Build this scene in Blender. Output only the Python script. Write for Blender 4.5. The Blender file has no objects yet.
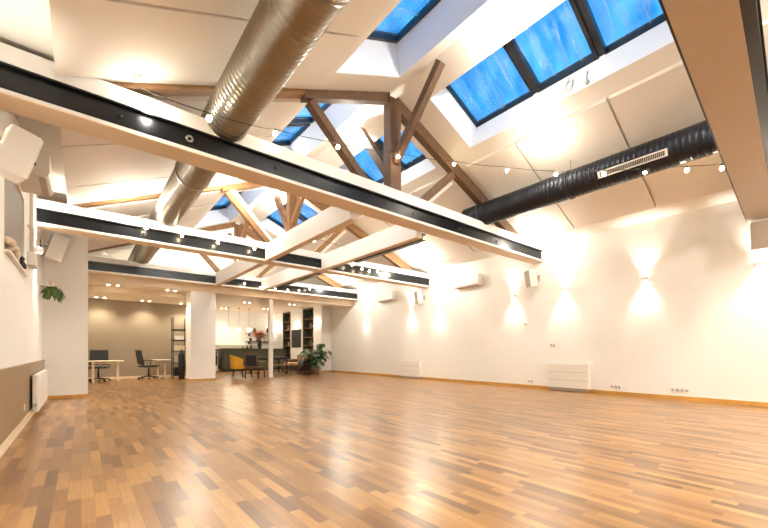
import bpy, math, random
from mathutils import Vector, Matrix
random.seed(7)
C = bpy.context.scene.collection
S = bpy.context.scene
PI = math.pi

# ------------------------------------------------------------------ camera
EYE = 1.05
TH = math.atan(303 / 368)
cam = bpy.data.cameras.new('camera'); co = bpy.data.objects.new('camera', cam); C.objects.link(co)
co.location = (0, 0, EYE); co.rotation_euler = (PI / 2, 0, -TH)
cam.sensor_width = 36; cam.lens = 368 / 768 * 36; cam.shift_y = 87.5 / 768; cam.clip_start = .05
S.camera = co

# ------------------------------------------------------------------ world (dusk sky), exposure
w = bpy.data.worlds.new('world'); S.world = w; w.use_nodes = True
nt = w.node_tree; nt.nodes.clear()
wo = nt.nodes.new('ShaderNodeOutputWorld'); bg = nt.nodes.new('ShaderNodeBackground')
tc = nt.nodes.new('ShaderNodeTexCoord'); nz = nt.nodes.new('ShaderNodeTexNoise'); rp = nt.nodes.new('ShaderNodeValToRGB')
mp = nt.nodes.new('ShaderNodeMapping'); mp.inputs['Scale'].default_value = (14, 14, 4)
nz.inputs['Scale'].default_value = 1.6; nz.inputs['Detail'].default_value = 6
rp.color_ramp.elements[0].position = .35; rp.color_ramp.elements[0].color = (.003, .080, .225, 1)
rp.color_ramp.elements[1].position = .75; rp.color_ramp.elements[1].color = (.035, .18, .33, 1)
nt.links.new(tc.outputs['Generated'], mp.inputs['Vector']); nt.links.new(mp.outputs[0], nz.inputs['Vector'])
nt.links.new(nz.outputs['Fac'], rp.inputs['Fac']); nt.links.new(rp.outputs[0], bg.inputs['Color'])
bg.inputs['Strength'].default_value = 1.15
nt.links.new(bg.outputs[0], wo.inputs['Surface'])
S.view_settings.view_transform = 'Standard'; S.view_settings.look = 'None'
S.view_settings.exposure = 1.95; S.view_settings.gamma = 1.0; S.view_settings.use_curve_mapping = False
WARM = (1.0, .89, .69)
NEUT = (1.0, .945, .82)
P_SCONCE = 25; P_CEIL = 22; P_BACK_FILL = 130; P_DOWN = 32; P_PEND = 4.5

# ------------------------------------------------------------------ materials
def mat(name, col, rough=.6, metal=0, noise=0, nscale=8, bump=0, coat=0, emis=None, estr=0, spec=None, stretch=None):
    m = bpy.data.materials.new(name); m.use_nodes = True
    n = m.node_tree; b = n.nodes['Principled BSDF']
    b.inputs['Base Color'].default_value = (*col, 1); b.inputs['Roughness'].default_value = rough
    b.inputs['Metallic'].default_value = metal; b.inputs['Coat Weight'].default_value = coat
    if spec is not None: b.inputs['Specular IOR Level'].default_value = spec
    if noise or bump:
        t = n.nodes.new('ShaderNodeTexCoord'); z = n.nodes.new('ShaderNodeTexNoise'); z.inputs['Scale'].default_value = nscale
        z.inputs['Detail'].default_value = 5
        g = n.nodes.new('ShaderNodeMapping'); g.inputs['Scale'].default_value = stretch or (1, 1, 1)
        n.links.new(t.outputs['Object'], g.inputs['Vector']); n.links.new(g.outputs[0], z.inputs['Vector'])
        if noise:
            r = n.nodes.new('ShaderNodeMixRGB'); r.blend_type = 'MIX'
            r.inputs[1].default_value = (*[max(0, q * (1 - noise)) for q in col], 1)
            r.inputs[2].default_value = (*[min(1, q * (1 + noise)) for q in col], 1)
            n.links.new(z.outputs['Fac'], r.inputs[0]); n.links.new(r.outputs[0], b.inputs['Base Color'])
        if bump:
            u = n.nodes.new('ShaderNodeBump'); u.inputs['Strength'].default_value = bump; u.inputs['Distance'].default_value = .01
            n.links.new(z.outputs['Fac'], u.inputs['Height']); n.links.new(u.outputs[0], b.inputs['Normal'])
    if emis:
        b.inputs['Emission Color'].default_value = (*emis, 1); b.inputs['Emission Strength'].default_value = estr
    return m

M = {}
M['wall'] = mat('wall_paint', (.86, .845, .82), .55, noise=.015, nscale=3, bump=.03)
M['ceil'] = mat('ceiling_plaster', (.80, .755, .69), .7, noise=.02, nscale=2)
M['panel'] = mat('acoustic_panel', (.77, .71, .64), .8, noise=.02, nscale=30)
M['soffit'] = mat('soffit_paint', (.78, .64, .47), .6, noise=.02, nscale=3)
M['white'] = mat('white_paint', (.86, .81, .75), .45, noise=.015, nscale=4)
M['well'] = mat('well_sky_tint', (.80, .855, .94), .6, noise=.01, nscale=4)  # white with the blue dusk light from the panes mixed into it
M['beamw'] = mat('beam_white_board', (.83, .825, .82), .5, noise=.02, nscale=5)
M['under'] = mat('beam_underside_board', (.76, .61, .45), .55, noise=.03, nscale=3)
M['under2'] = mat('brown_underside_board', (.46, .37, .275), .55, noise=.03, nscale=3)  # darker copy of the underside board, the nearest beam's shade put into its colour
M['steel'] = mat('black_steel', (.012, .014, .017), .28, metal=.3, noise=.3, nscale=14, bump=.05)
M['gray'] = mat('window_frame_gray', (.015, .022, .032), .35)
M['wood'] = mat('old_timber', (.125, .066, .034), .65, noise=.55, nscale=5, bump=.35, stretch=(3, 3, 1.2))
M['woodl'] = mat('honey_timber', (.28, .145, .06), .6, noise=.4, nscale=5, bump=.3, stretch=(1, 6, 3))
M['taupe'] = mat('taupe_wall', (.30, .235, .165), .6, noise=.04, nscale=3)
M['wains'] = mat('bronze_wainscot', (.31, .215, .125), .38, noise=.12, nscale=6)
M['base'] = mat('oak_baseboard', (.55, .29, .07), .4, noise=.2, nscale=6)
M['ducts'] = mat('galvanised_steel', (.36, .335, .29), .30, metal=1, noise=.2, nscale=6, bump=.025)
M['ductb'] = mat('black_duct_paint', (.02, .022, .03), .35, metal=.5, noise=.25, nscale=6)
M['plastic'] = mat('white_plastic', (.82, .79, .74), .35)
M['plasticg'] = mat('grey_plastic', (.46, .42, .37), .45)
M['spk'] = mat('speaker_grey', (.42, .36, .29), .6, noise=.05, nscale=60)
M['black'] = mat('black_plastic', (.012, .012, .013), .45, noise=.2, nscale=20)
M['mesh'] = mat('black_mesh_fabric', (.03, .03, .032), .8, noise=.4, nscale=120)
M['desk'] = mat('pale_desk_laminate', (.80, .66, .49), .4, noise=.03, nscale=10)
M['green'] = mat('olive_green_counter', (.085, .095, .065), .5, noise=.1, nscale=8)
M['ctop'] = mat('dark_counter_top', (.06, .05, .04), .3, noise=.3, nscale=15)
M['stone'] = mat('beige_stone', (.42, .38, .30), .35, noise=.15, nscale=15)
M['yellow'] = mat('mustard_velvet', (.72, .38, .03), .75, noise=.15, nscale=30)
M['brown'] = mat('dark_walnut', (.10, .038, .018), .4, noise=.35, nscale=10, stretch=(1, 1, 5))
M['leather'] = mat('brown_leather', (.09, .042, .022), .45, noise=.3, nscale=18, bump=.2)
M['cush'] = mat('tan_cushion', (.62, .36, .22), .85, noise=.1, nscale=40)
M['leaf'] = mat('leaf_green', (.025, .085, .028), .4, noise=.4, nscale=9)
M['leafl'] = mat('fern_green', (.09, .16, .03), .5, noise=.4, nscale=9)
M['red'] = mat('red_petals', (.60, .045, .025), .6, noise=.3, nscale=30)
M['terra'] = mat('clay_pot', (.25, .14, .08), .7, noise=.2, nscale=12)
M['chalk'] = mat('chalkboard', (.022, .022, .024), .7, noise=.4, nscale=5)
M['shelfb'] = mat('bookcase_back', (.13, .11, .075), .6, noise=.2, nscale=10)
M['blind'] = mat('grey_blind', (.30, .265, .235), .6, noise=.05, nscale=4)
M['cream'] = mat('cream_ceramic', (.72, .60, .44), .5, noise=.1, nscale=14)
M['bookA'] = mat('book_navy', (.03, .05, .09), .6, noise=.2); M['bookB'] = mat('book_cream', (.62, .54, .42), .6, noise=.1)
M['bookC'] = mat('book_rust', (.35, .09, .04), .6, noise=.2); M['bookD'] = mat('book_olive', (.12, .14, .06), .6, noise=.2)
M['cable'] = mat('dark_cable', (.03, .028, .025), .6)
M['bulb'] = mat('bulb_glow', (1, .9, .7), .3, emis=(1, .78, .48), estr=28)
M['lamp'] = mat('lamp_glow', (1, .9, .7), .3, emis=(1, .84, .60), estr=16)
M['globe'] = mat('globe_glow', (1, .95, .85), .3, emis=(1, .86, .62), estr=7)

# glass with a condensation film
g = bpy.data.materials.new('skylight_glass'); g.use_nodes = True; n = g.node_tree; n.nodes.clear()
out = n.nodes.new('ShaderNodeOutputMaterial'); tr = n.nodes.new('ShaderNodeBsdfTransparent'); gl = n.nodes.new('ShaderNodeBsdfGlossy')
tr.inputs[0].default_value = (.93, .96, 1, 1); gl.inputs['Roughness'].default_value = .02
lw = n.nodes.new('ShaderNodeLayerWeight'); lw.inputs[0].default_value = .5
pw = n.nodes.new('ShaderNodeMath'); pw.operation = 'POWER'; pw.inputs[1].default_value = 5
fr = n.nodes.new('ShaderNodeMath'); fr.operation = 'ADD'; fr.inputs[1].default_value = .035; fr.use_clamp = True
n.links.new(lw.outputs['Facing'], pw.inputs[0]); n.links.new(pw.outputs[0], fr.inputs[0])
m1 = n.nodes.new('ShaderNodeMixShader'); m2 = n.nodes.new('ShaderNodeMixShader')
tl = n.nodes.new('ShaderNodeBsdfTranslucent'); tl.inputs[0].default_value = (.8, .88, 1, 1)
df = n.nodes.new('ShaderNodeBsdfDiffuse'); df.inputs[0].default_value = (.62, .78, 1, 1)
ad = n.nodes.new('ShaderNodeMixShader'); ad.inputs[0].default_value = .35
tcx = n.nodes.new('ShaderNodeTexCoord'); mpx = n.nodes.new('ShaderNodeMapping'); mpx.inputs['Scale'].default_value = (1.0, 7, 1)
nn = n.nodes.new('ShaderNodeTexNoise'); nn.inputs['Scale'].default_value = 1.4; nn.inputs['Detail'].default_value = 7; nn.inputs['Distortion'].default_value = .7
rr = n.nodes.new('ShaderNodeMapRange'); rr.inputs[1].default_value = .40; rr.inputs[2].default_value = .8; rr.inputs[3].default_value = 0.0; rr.inputs[4].default_value = .52
L = n.links.new
L(tcx.outputs['Object'], mpx.inputs[0]); L(mpx.outputs[0], nn.inputs['Vector']); L(nn.outputs['Fac'], rr.inputs[0])
L(df.outputs[0], ad.inputs[1]); L(tl.outputs[0], ad.inputs[2])
L(rr.outputs[0], m1.inputs[0]); L(tr.outputs[0], m1.inputs[1]); L(ad.outputs[0], m1.inputs[2])
L(fr.outputs[0], m2.inputs[0]); L(m1.outputs[0], m2.inputs[1]); L(gl.outputs[0], m2.inputs[2]); L(m2.outputs[0], out.inputs[0])
M['glass'] = g

# parquet: strips along Y, every board its own tone
def floor_mat():
    m = bpy.data.materials.new('parquet'); m.use_nodes = True; n = m.node_tree; b = n.nodes['Principled BSDF']; L = n.links.new
    t = n.nodes.new('ShaderNodeTexCoord'); sx = n.nodes.new('ShaderNodeSeparateXYZ'); L(t.outputs['Object'], sx.inputs[0])
    def mt(op, a, bb=None, c=None):
        q = n.nodes.new('ShaderNodeMath'); q.operation = op
        for i, v in enumerate((a, bb, c)):
            if v is None: continue
            if isinstance(v, (int, float)): q.inputs[i].default_value = v
            else: L(v, q.inputs[i])
        return q.outputs[0]
    W, LN = .075, .5
    u = mt('DIVIDE', sx.outputs[0], W); row = mt('FLOOR', u)
    wn = n.nodes.new('ShaderNodeTexWhiteNoise'); wn.noise_dimensions = '1D'; L(row, wn.inputs['W'])
    v = mt('ADD', mt('DIVIDE', sx.outputs[1], LN), mt('MULTIPLY', wn.outputs['Value'], 7.3)); col = mt('FLOOR', v)
    cb = n.nodes.new('ShaderNodeCombineXYZ'); L(row, cb.inputs[0]); L(col, cb.inputs[1])
    w2 = n.nodes.new('ShaderNodeTexWhiteNoise'); w2.noise_dimensions = '3D'; L(cb.outputs[0], w2.inputs['Vector'])
    r = n.nodes.new('ShaderNodeValToRGB'); e = r.color_ramp.elements
    e[0].position = 0; e[0].color = (.14, .055, .013, 1); e[1].position = 1; e[1].color = (.53, .285, .088, 1)
    k = r.color_ramp.elements.new(.3); k.color = (.30, .138, .035, 1); k = r.color_ramp.elements.new(.7); k.color = (.39, .195, .055, 1)
    L(w2.outputs['Value'], r.inputs[0])
    mp = n.nodes.new('ShaderNodeMapping'); mp.inputs['Scale'].default_value = (60, 5, 1); L(t.outputs['Object'], mp.inputs[0])
    z = n.nodes.new('ShaderNodeTexNoise'); z.inputs['Scale'].default_value = 1; z.inputs['Detail'].default_value = 4; L(mp.outputs[0], z.inputs['Vector'])
    mr = n.nodes.new('ShaderNodeMapRange'); mr.inputs[3].default_value = .70; mr.inputs[4].default_value = 1.30; L(z.outputs['Fac'], mr.inputs[0])
    mx = n.nodes.new('ShaderNodeVectorMath'); mx.operation = 'SCALE'; L(r.outputs[0], mx.inputs[0]); L(mr.outputs[0], mx.inputs['Scale'])
    fu = mt('ABSOLUTE', mt('SUBTRACT', mt('FRACT', u), .5)); fv = mt('ABSOLUTE', mt('SUBTRACT', mt('FRACT', v), .5))
    gap = mt('MAXIMUM', mt('GREATER_THAN', fu, .482), mt('GREATER_THAN', fv, .4975))
    g2 = n.nodes.new('ShaderNodeMixRGB'); L(mt('MULTIPLY', gap, .45), g2.inputs[0]); L(mx.outputs[0], g2.inputs[1]); g2.inputs[2].default_value = (.07, .03, .01, 1)
    L(g2.outputs[0], b.inputs['Base Color'])
    z2 = n.nodes.new('ShaderNodeTexNoise'); z2.inputs['Scale'].default_value = .8; z2.inputs['Detail'].default_value = 3; L(t.outputs['Object'], z2.inputs['Vector'])
    m3 = n.nodes.new('ShaderNodeMapRange'); m3.inputs[3].default_value = .285; m3.inputs[4].default_value = .33
    L(z2.outputs['Fac'], m3.inputs[0]); L(m3.outputs[0], b.inputs['Roughness'])
    b.inputs['Coat Weight'].default_value = .4; b.inputs['Coat Roughness'].default_value = .28
    bp = n.nodes.new('ShaderNodeBump'); bp.inputs['Strength'].default_value = .12; bp.inputs['Distance'].default_value = .002
    L(mt('MULTIPLY', gap, -1.0), bp.inputs['Height']); L(bp.outputs[0], b.inputs['Normal'])
    return m
M['floor'] = floor_mat()

# ------------------------------------------------------------------ mesh helpers
class MB:
    def __init__(s): s.v = []; s.f = []; s.sm = []
    def quad(s, a, b, c, d):
        i = len(s.v); s.v += [tuple(a), tuple(b), tuple(c), tuple(d)]; s.f.append((i, i + 1, i + 2, i + 3)); s.sm.append(False); return s
    def poly(s, pts):
        i = len(s.v); s.v += [tuple(p) for p in pts]; s.f.append(tuple(range(i, i + len(pts)))); s.sm.append(False); return s
    def hexa(s, p):
        i = len(s.v); s.v += [tuple(q) for q in p]
        for f in ((3, 2, 1, 0), (4, 5, 6, 7), (0, 1, 5, 4), (1, 2, 6, 5), (2, 3, 7, 6), (3, 0, 4, 7)):
            s.f.append(tuple(i + k for k in f)); s.sm.append(False)
        return s
    def box(s, x0, x1, y0, y1, z0, z1):
        return s.hexa([(x0, y0, z0), (x1, y0, z0), (x1, y1, z0), (x0, y1, z0), (x0, y0, z1), (x1, y0, z1), (x1, y1, z1), (x0, y1, z1)])
    def bar(s, a, b, wd, ht, up=(0, 0, 1)):
        a = Vector(a); b = Vector(b); d = (b - a).normalized(); u = Vector(up)
        r = d.cross(u)
        if r.length < 1e-4: r = d.cross(Vector((0, 1, 0)))
        r.normalize(); u = r.cross(d).normalized(); r *= wd / 2; u *= ht / 2
        return s.hexa([a - r - u, a + r - u, a + r + u, a - r + u, b - r - u, b + r - u, b + r + u, b - r + u])
    def tube(s, pts, r, seg=8, caps=True):
        pts = [Vector(p) for p in pts]; n = len(pts); rr = r if isinstance(r, (list, tuple)) else [r] * n
        i0 = len(s.v); ref = None
        for k in range(n):
            d = (pts[min(k + 1, n - 1)] - pts[max(k - 1, 0)]).normalized()
            if ref is None: ref = d.cross(Vector((0, 0, 1)) if abs(d.z) < .9 else Vector((1, 0, 0))).normalized()
            a = (ref - d * ref.dot(d)).normalized(); ref = a; b = d.cross(a)
            for q in range(seg):
                t = 2 * PI * q / seg; p = pts[k] + (a * math.cos(t) + b * math.sin(t)) * rr[k]; s.v.append(tuple(p))
        for k in range(n - 1):
            for q in range(seg):
                s.f.append((i0 + k * seg + q, i0 + k * seg + (q + 1) % seg, i0 + (k + 1) * seg + (q + 1) % seg, i0 + (k + 1) * seg + q)); s.sm.append(True)
        if caps:
            s.f.append(tuple(i0 + q for q in range(seg))[::-1]); s.sm.append(False)
            s.f.append(tuple(i0 + (n - 1) * seg + q for q in range(seg))); s.sm.append(False)
        return s
    def lathe(s, c, prof, seg=16, axis=None):
        c = Vector(c); R = Matrix.Identity(3) if axis is None else Vector((0, 0, 1)).rotation_difference(Vector(axis)).to_matrix()
        i0 = len(s.v); n = len(prof)
        for (r, z) in prof:
            for q in range(seg):
                t = 2 * PI * q / seg; s.v.append(tuple(c + R @ Vector((r * math.cos(t), r * math.sin(t), z))))
        for k in range(n - 1):
            for q in range(seg):
                s.f.append((i0 + k * seg + q, i0 + k * seg + (q + 1) % seg, i0 + (k + 1) * seg + (q + 1) % seg, i0 + (k + 1) * seg + q)); s.sm.append(True)
        if prof[0][0] > 1e-5: s.f.append(tuple(i0 + q for q in range(seg))[::-1]); s.sm.append(False)
        if prof[-1][0] > 1e-5: s.f.append(tuple(i0 + (n - 1) * seg + q for q in range(seg))); s.sm.append(False)
        return s
    def ball(s, c, r, seg=12, n=8, sz=1):
        return s.lathe(c, [(r * math.sin(PI * k / n) + (1e-4 if k in (0, n) else 0), -r * sz * math.cos(PI * k / n)) for k in range(n + 1)], seg)
    def build(s, name, m, parent=None, bevel=0, **kw):
        me = bpy.data.meshes.new(name); me.from_pydata(s.v, [], s.f); me.polygons.foreach_set('use_smooth', s.sm)
        me.materials.append(M[m] if isinstance(m, str) else m); me.update()
        o = bpy.data.objects.new(name, me); C.objects.link(o)
        if parent: o.parent = parent; o.matrix_parent_inverse = Matrix.Identity(4)
        if bevel:
            b = o.modifiers.new('bevel', 'BEVEL'); b.width = bevel; b.segments = 2; b.limit_method = 'ANGLE'; b.angle_limit = .7
        for k, v in kw.items(): o[k] = v
        return o

def thing(name, label, cat, loc=(0, 0, 0), rz=0, group=None, kind=None):
    o = bpy.data.objects.new(name, None); C.objects.link(o); o.location = loc; o.rotation_euler = (0, 0, rz)
    o.empty_display_size = .1; o['label'] = label; o['category'] = cat
    if group: o['group'] = group
    if kind: o['kind'] = kind
    return o
def tag(o, label, cat, group=None, kind=None):
    o['label'] = label; o['category'] = cat
    if group: o['group'] = group
    if kind: o['kind'] = kind
    return o
def struct(o, label=None):
    o['kind'] = 'structure'
    if label: o['label'] = label; o['category'] = o.name.split('_')[0]
    return o
def dup(root, loc=None, rz=None, label=None, group=None):
    def cp(o, par):
        c = o.copy(); C.objects.link(c)
        if par: c.parent = par
        for ch in kids.get(o, []): cp(ch, c)
        return c
    kids = {}
    for o in list(bpy.data.objects):
        if o.parent: kids.setdefault(o.parent, []).append(o)
    r = cp(root, None)
    if loc is not None: r.location = loc
    if rz is not None: r.rotation_euler = (0, 0, rz)
    if label: r['label'] = label
    if group: r['group'] = group
    return r
def lamp(kind, loc, power, col=WARM, rad=.05, parent=None, aim=None, cone=2.4, blend=.6, name='lamp_light'):
    l = bpy.data.lights.new(name, kind); l.energy = power; l.color = col; l.shadow_soft_size = rad
    if kind == 'SPOT': l.spot_size = cone; l.spot_blend = blend
    o = bpy.data.objects.new(name, l); C.objects.link(o); o.location = loc
    if aim is not None: o.rotation_euler = Vector(aim).to_track_quat('-Z', 'Y').to_euler()
    if parent: o.parent = parent
    return o

# ------------------------------------------------------------------ layout constants (metres)
XL, XR, YB = -.647, 9.98, -5.0       # side walls and the wall behind
RX, RZ = 4.55, 5.93                  # ridge
BY = [(.62, 3.56), (5.12, 3.56), (9.44, 3.44), (14.03, 3.44)]   # beams: near face y, underside z
def zr(x): return RZ - .41 * (x - RX)
def zl(x): return RZ - .42 * (RX - x)
ZF = 4.03
XRF = RX + (RZ - ZF) / .41; XLF = -.2; ZFL = 4.13
YG = 17.2                            # far gable of the high roof

# ------------------------------------------------------------------ shell
fl = MB().box(XL - .2, 10.2, YB - .2, 22.2, -.1, 0).build('floor', 'floor'); struct(fl, 'warm oak strip parquet floor of the hall')
def wall(name, m, *b, label=None):
    o = MB().box(*b).build(name, m); return struct(o, label)
wall('wall_right', 'wall', XR, XR + .2, YB, 16.4, 0, 4.3, label='long white side wall with wall lights')
wall('wall_near', 'wall', XL, XR, YB - .2, YB, 0, 6.2)
# left wall with a window hole
wy0, wy1, wz0, wz1 = 5.75, 7.55, 2.17, 3.28
mb = MB(); mb.box(XL - .25, XL, YB, wy0, 0, 4.3); mb.box(XL - .25, XL, wy1, 10.95, 0, 4.3)
mb.box(XL - .25, XL, wy0, wy1, 0, wz0); mb.box(XL - .25, XL, wy0, wy1, wz1, 4.3)
struct(mb.build('wall_left', 'wall'), 'white left wall above bronze panelling')
wall('wall_stub', 'wall', XL - .25, .125, 10.95, 11.25, 0, 4.3)
wall('wall_office_left', 'wall', -.1, .125, 11.25, 17.7, 0, 4.3)
wall('wall_office_back', 'taupe', .125, 3.6, 17.5, 17.7, 0, 3.3, label='taupe back wall of the office')
wall('wall_partition', 'wall', 3.6, 3.75, 15.2, 22.0, 0, 3.6)
wall('wall_pier', 'wall', 3.0, 3.82, 14.4, 15.2, 0, 3.2, label='broad white pier between office and kitchen')
wall('wall_kitchen_back', 'wall', 3.6, 10.2, 22.0, 22.2, 0, 3.6)
wall('wall_kitchen_end', 'wall', 9.42, 10.2, 16.4, 16.55, 0, 4.3)
# bulkhead above the openings and lower ceilings
wall('wall_bulkhead', 'soffit', .125, XR, 14.4, 14.45, 3.3, 3.5)
wall('ceiling_front_strip', 'soffit', .125, XR, 14.4, 15.2, 3.2, 3.3)
wall('ceiling_office', 'soffit', .125, 3.6, 15.2, 17.5, 3.03, 3.13)
wall('ceiling_kitchen', 'soffit', 3.6, XR, 15.2, 22.0, 3.4, 3.5)
mb = MB(); mb.box(.125, 3.6, 15.15, 15.2, 3.03, 3.2); mb.box(3.6, 3.82, 15.15, 15.25, 3.2, 3.5)
struct(mb.build('trim_1', 'soffit'))
mb = MB(); mb.box(.125, XR, 14.4, YG, 3.5, 3.56); struct(mb.build('ceiling_loft_deck', 'white'))
mb = MB(); mb.poly([(XL, YG, 3.4), (XR, YG, 3.4), (XR, YG, 4.1), (XRF, YG, ZF + .05), (RX, YG, RZ + .1), (XLF, YG, ZFL + .05), (XL, YG, 4.1)])
struct(mb.build('wall_gable', 'ceil'))
# roof slopes with skylight openings  (y0,y1,x0,x1)
SK_R = [(.98, 4.73, 5.0, 6.2), (5.72, 8.15, 5.05, 6.25), (10.3, 13.4, 5.0, 6.2), (-3.4, -.1, 5.0, 6.2)]
SK_L = [(1.36, 4.76, 2.97, 4.27), (5.6, 8.7, 2.97, 4.2), (10.3, 13.9, 2.97, 4.2), (-3.4, -.1, 2.97, 4.2)]
def slope(sk, xa, xb, zf, name):
    xs = sorted({xa, xb, *[s[2] for s in sk], *[s[3] for s in sk]}); ys = sorted({YB, YG, *[s[0] for s in sk], *[s[1] for s in sk]})
    m = MB()
    for i in range(len(xs) - 1):
        for j in range(len(ys) - 1):
            cx, cy = (xs[i] + xs[i + 1]) / 2, (ys[j] + ys[j + 1]) / 2
            if any(s[0] < cy < s[1] and s[2] < cx < s[3] for s in sk): continue
            m.quad((xs[i], ys[j], zf(xs[i])), (xs[i], ys[j + 1], zf(xs[i])), (xs[i + 1], ys[j + 1], zf(xs[i + 1])), (xs[i + 1], ys[j], zf(xs[i + 1])))
    return struct(m.build(name, 'ceil'), 'cream sloping roof ceiling with skylights')
slope(SK_R, RX, XRF, zr, 'ceiling_slope_right'); slope(SK_L, XLF, RX, zl, 'ceiling_slope_left')
mb = MB(); mb.quad((XRF, YB, ZF), (XRF, YG, ZF), (XR, YG, ZF), (XR, YB, ZF)); struct(mb.build('ceiling_edge_right', 'ceil'))
mb = MB(); mb.quad((XL, YB, ZFL), (XL, YG, ZFL), (XLF, YG, ZFL), (XLF, YB, ZFL)); mb.quad((XLF, YB, zl(XLF)), (XLF, YG, zl(XLF)), (XLF, YG, ZFL), (XLF, YB, ZFL)); struct(mb.build('ceiling_edge_left', 'ceil'))
# outer roof skin keeps dusk light out of the joints
mb = MB()
# skylights: flared well, dark frames, panes
def skylight(i, s, zf, right, cuts, h, label):
    y0, y1, x0, x1 = s
    sl = -.41 if right else .42
    k = .16
    gx0, gx1 = (x0 + k * (h / .4), x1 + .03) if right else (x0 - .03, x1 - k * (h / .4))
    gy0, gy1 = y0 + .15, y1 - .15
    def G(x, y, dz=0): return (x, y, zf(x) + h + dz)
    r = struct(bpy.data.objects.new('window_%d' % i, None)); C.objects.link(r); r['label'] = label; r['category'] = 'window'
    m = MB()
    a = [(x0, y0), (x1, y0), (x1, y1), (x0, y1)]; b = [(gx0, gy0), (gx1, gy0), (gx1, gy1), (gx0, gy1)]
    for q in range(4):
        p, p2 = a[q], a[(q + 1) % 4]; t, t2 = b[q], b[(q + 1) % 4]
        m.quad((*p, zf(p[0])), (*p2, zf(p2[0])), G(*t2), G(*t))
    m.build('window_reveal', 'well', r)
    ys = [gy0] + cuts + [gy1]
    for j in range(len(ys) - 1):
        a0 = ys[j] + (.045 if j else 0); a1 = ys[j + 1] - (.045 if j < len(ys) - 2 else 0)
        f = MB(); wd = .055 if (len(ys) < 4 or j == 1) else .012; ov = .05 if wd > .05 else .012
        def rail(xa, xb, ya, yb, z0=-.03, z1=.09):
            f.hexa([G(xa, ya, z0), G(xb, ya, z0), G(xb, yb, z0), G(xa, yb, z0), G(xa, ya, z1), G(xb, ya, z1), G(xb, yb, z1), G(xa, yb, z1)])
        rail(gx0 - .05, gx0 + wd * .6, a0, a1); rail(gx1 - wd * .6, gx1 + .05, a0, a1)
        rail(gx0, gx1, a0 - (.05 if j == 0 else 0), a0 + wd); rail(gx0, gx1, a1 - wd, a1 + (.05 if j == len(ys) - 2 else 0))
        fr = f.build('window_frame', 'gray', r)
        p = MB(); p.quad(G(gx0, a0, .05), G(gx1, a0, .05), G(gx1, a1, .05), G(gx0, a1, .05)); p.build('window_pane', 'glass', fr)
    f = MB()
    for yc in cuts: f.hexa([G(gx0, yc - .05, -.01), G(gx1, yc - .05, -.01), G(gx1, yc + .05, -.01), G(gx0, yc + .05, -.01), G(gx0, yc - .05, .12), G(gx1, yc - .05, .12), G(gx1, yc + .05, .12), G(gx0, yc + .05, .12)])
    f.build('window_mullion', 'gray', r)
skylight(1, SK_R[0], zr, True, [2.25, 3.33], .40, 'triple skylight with blue dusk glass, nearest on the right slope')
skylight(2, SK_R[1], zr, True, [6.85], .40, 'skylight behind the nearest roof truss on the right slope')
skylight(3, SK_R[2], zr, True, [11.85], .40, 'farthest skylight on the right slope')
skylight(4, SK_L[0], zl, False, [2.9], .5, 'skylight nearest on the left slope, by the silver duct')
skylight(5, SK_L[1], zl, False, [7.45], .5, 'skylight on the left slope just behind the nearest truss')
skylight(6, SK_L[2], zl, False, [12.1], .5, 'farthest skylight on the left slope')
skylight(7, SK_R[3], zr, True, [-1.75], .40, 'skylight on the right slope behind the camera')
skylight(8, SK_L[3], zl, False, [-1.75], .5, 'skylight on the left slope behind the camera')

# left window: opening with a grey blind
r = bpy.data.objects.new('window_9', None); C.objects.link(r); struct(r); r['label'] = 'high wall window with a lowered grey blind'; r['category'] = 'window'
mb = MB(); mb.box(XL - .03, XL - .015, wy0 + .02, wy1 - .02, wz0 + .02, wz1 - .02); mb.build('window_blind', 'blind', r)
mb = MB(); t = .04
mb.box(XL - .14, XL - .04, wy0, wy0 + t, wz0, wz1); mb.box(XL - .14, XL - .04, wy1 - t, wy1, wz0, wz1)
mb.box(XL - .14, XL - .04, wy0, wy1, wz1 - t, wz1); mb.box(XL - .14, XL + .045, wy0, wy1, wz0 - .02, wz0 + .005); mb.build('window_frame', 'white', r)

# wainscot, baseboards
mb = MB(); mb.box(XL, XL + .02, YB, 10.95, 0, .84); mb.box(XL, XL + .035, YB, 10.95, .84, .87)
struct(mb.build('trim_2', 'wains'), 'bronze brown panelling along the left wall')
mb = MB(); mb.box(XL + .02, XL + .035, YB, 10.95, 0, .1); struct(mb.build('baseboard_left', 'soffit'))
mb = MB(); mb.box(XR - .02, XR, YB, 16.4, 0, .09); struct(mb.build('baseboard_right', 'base'))
mb = MB(); mb.box(XL, .14, 10.93, 10.95, 0, .07); mb.box(.125, .14, 10.95, 17.5, 0, .07); struct(mb.build('baseboard_stub', 'base'))
mb = MB(); mb.box(.14, 3.6, 17.48, 17.5, 0, .08); struct(mb.build('baseboard_office', 'soffit'))
mb = MB(); mb.box(2.98, 3.84, 14.38, 14.4, 0, .07); mb.box(2.98, 3.0, 14.4, 15.2, 0, .07); mb.box(3.82, 3.84, 14.4, 15.2, 0, .07); struct(mb.build('baseboard_pier', 'base'))
mb = MB(); mb.box(9.42, XR, 16.38, 16.4, 0, .08); struct(mb.build('baseboard_kitchen_end', 'base'))

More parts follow.
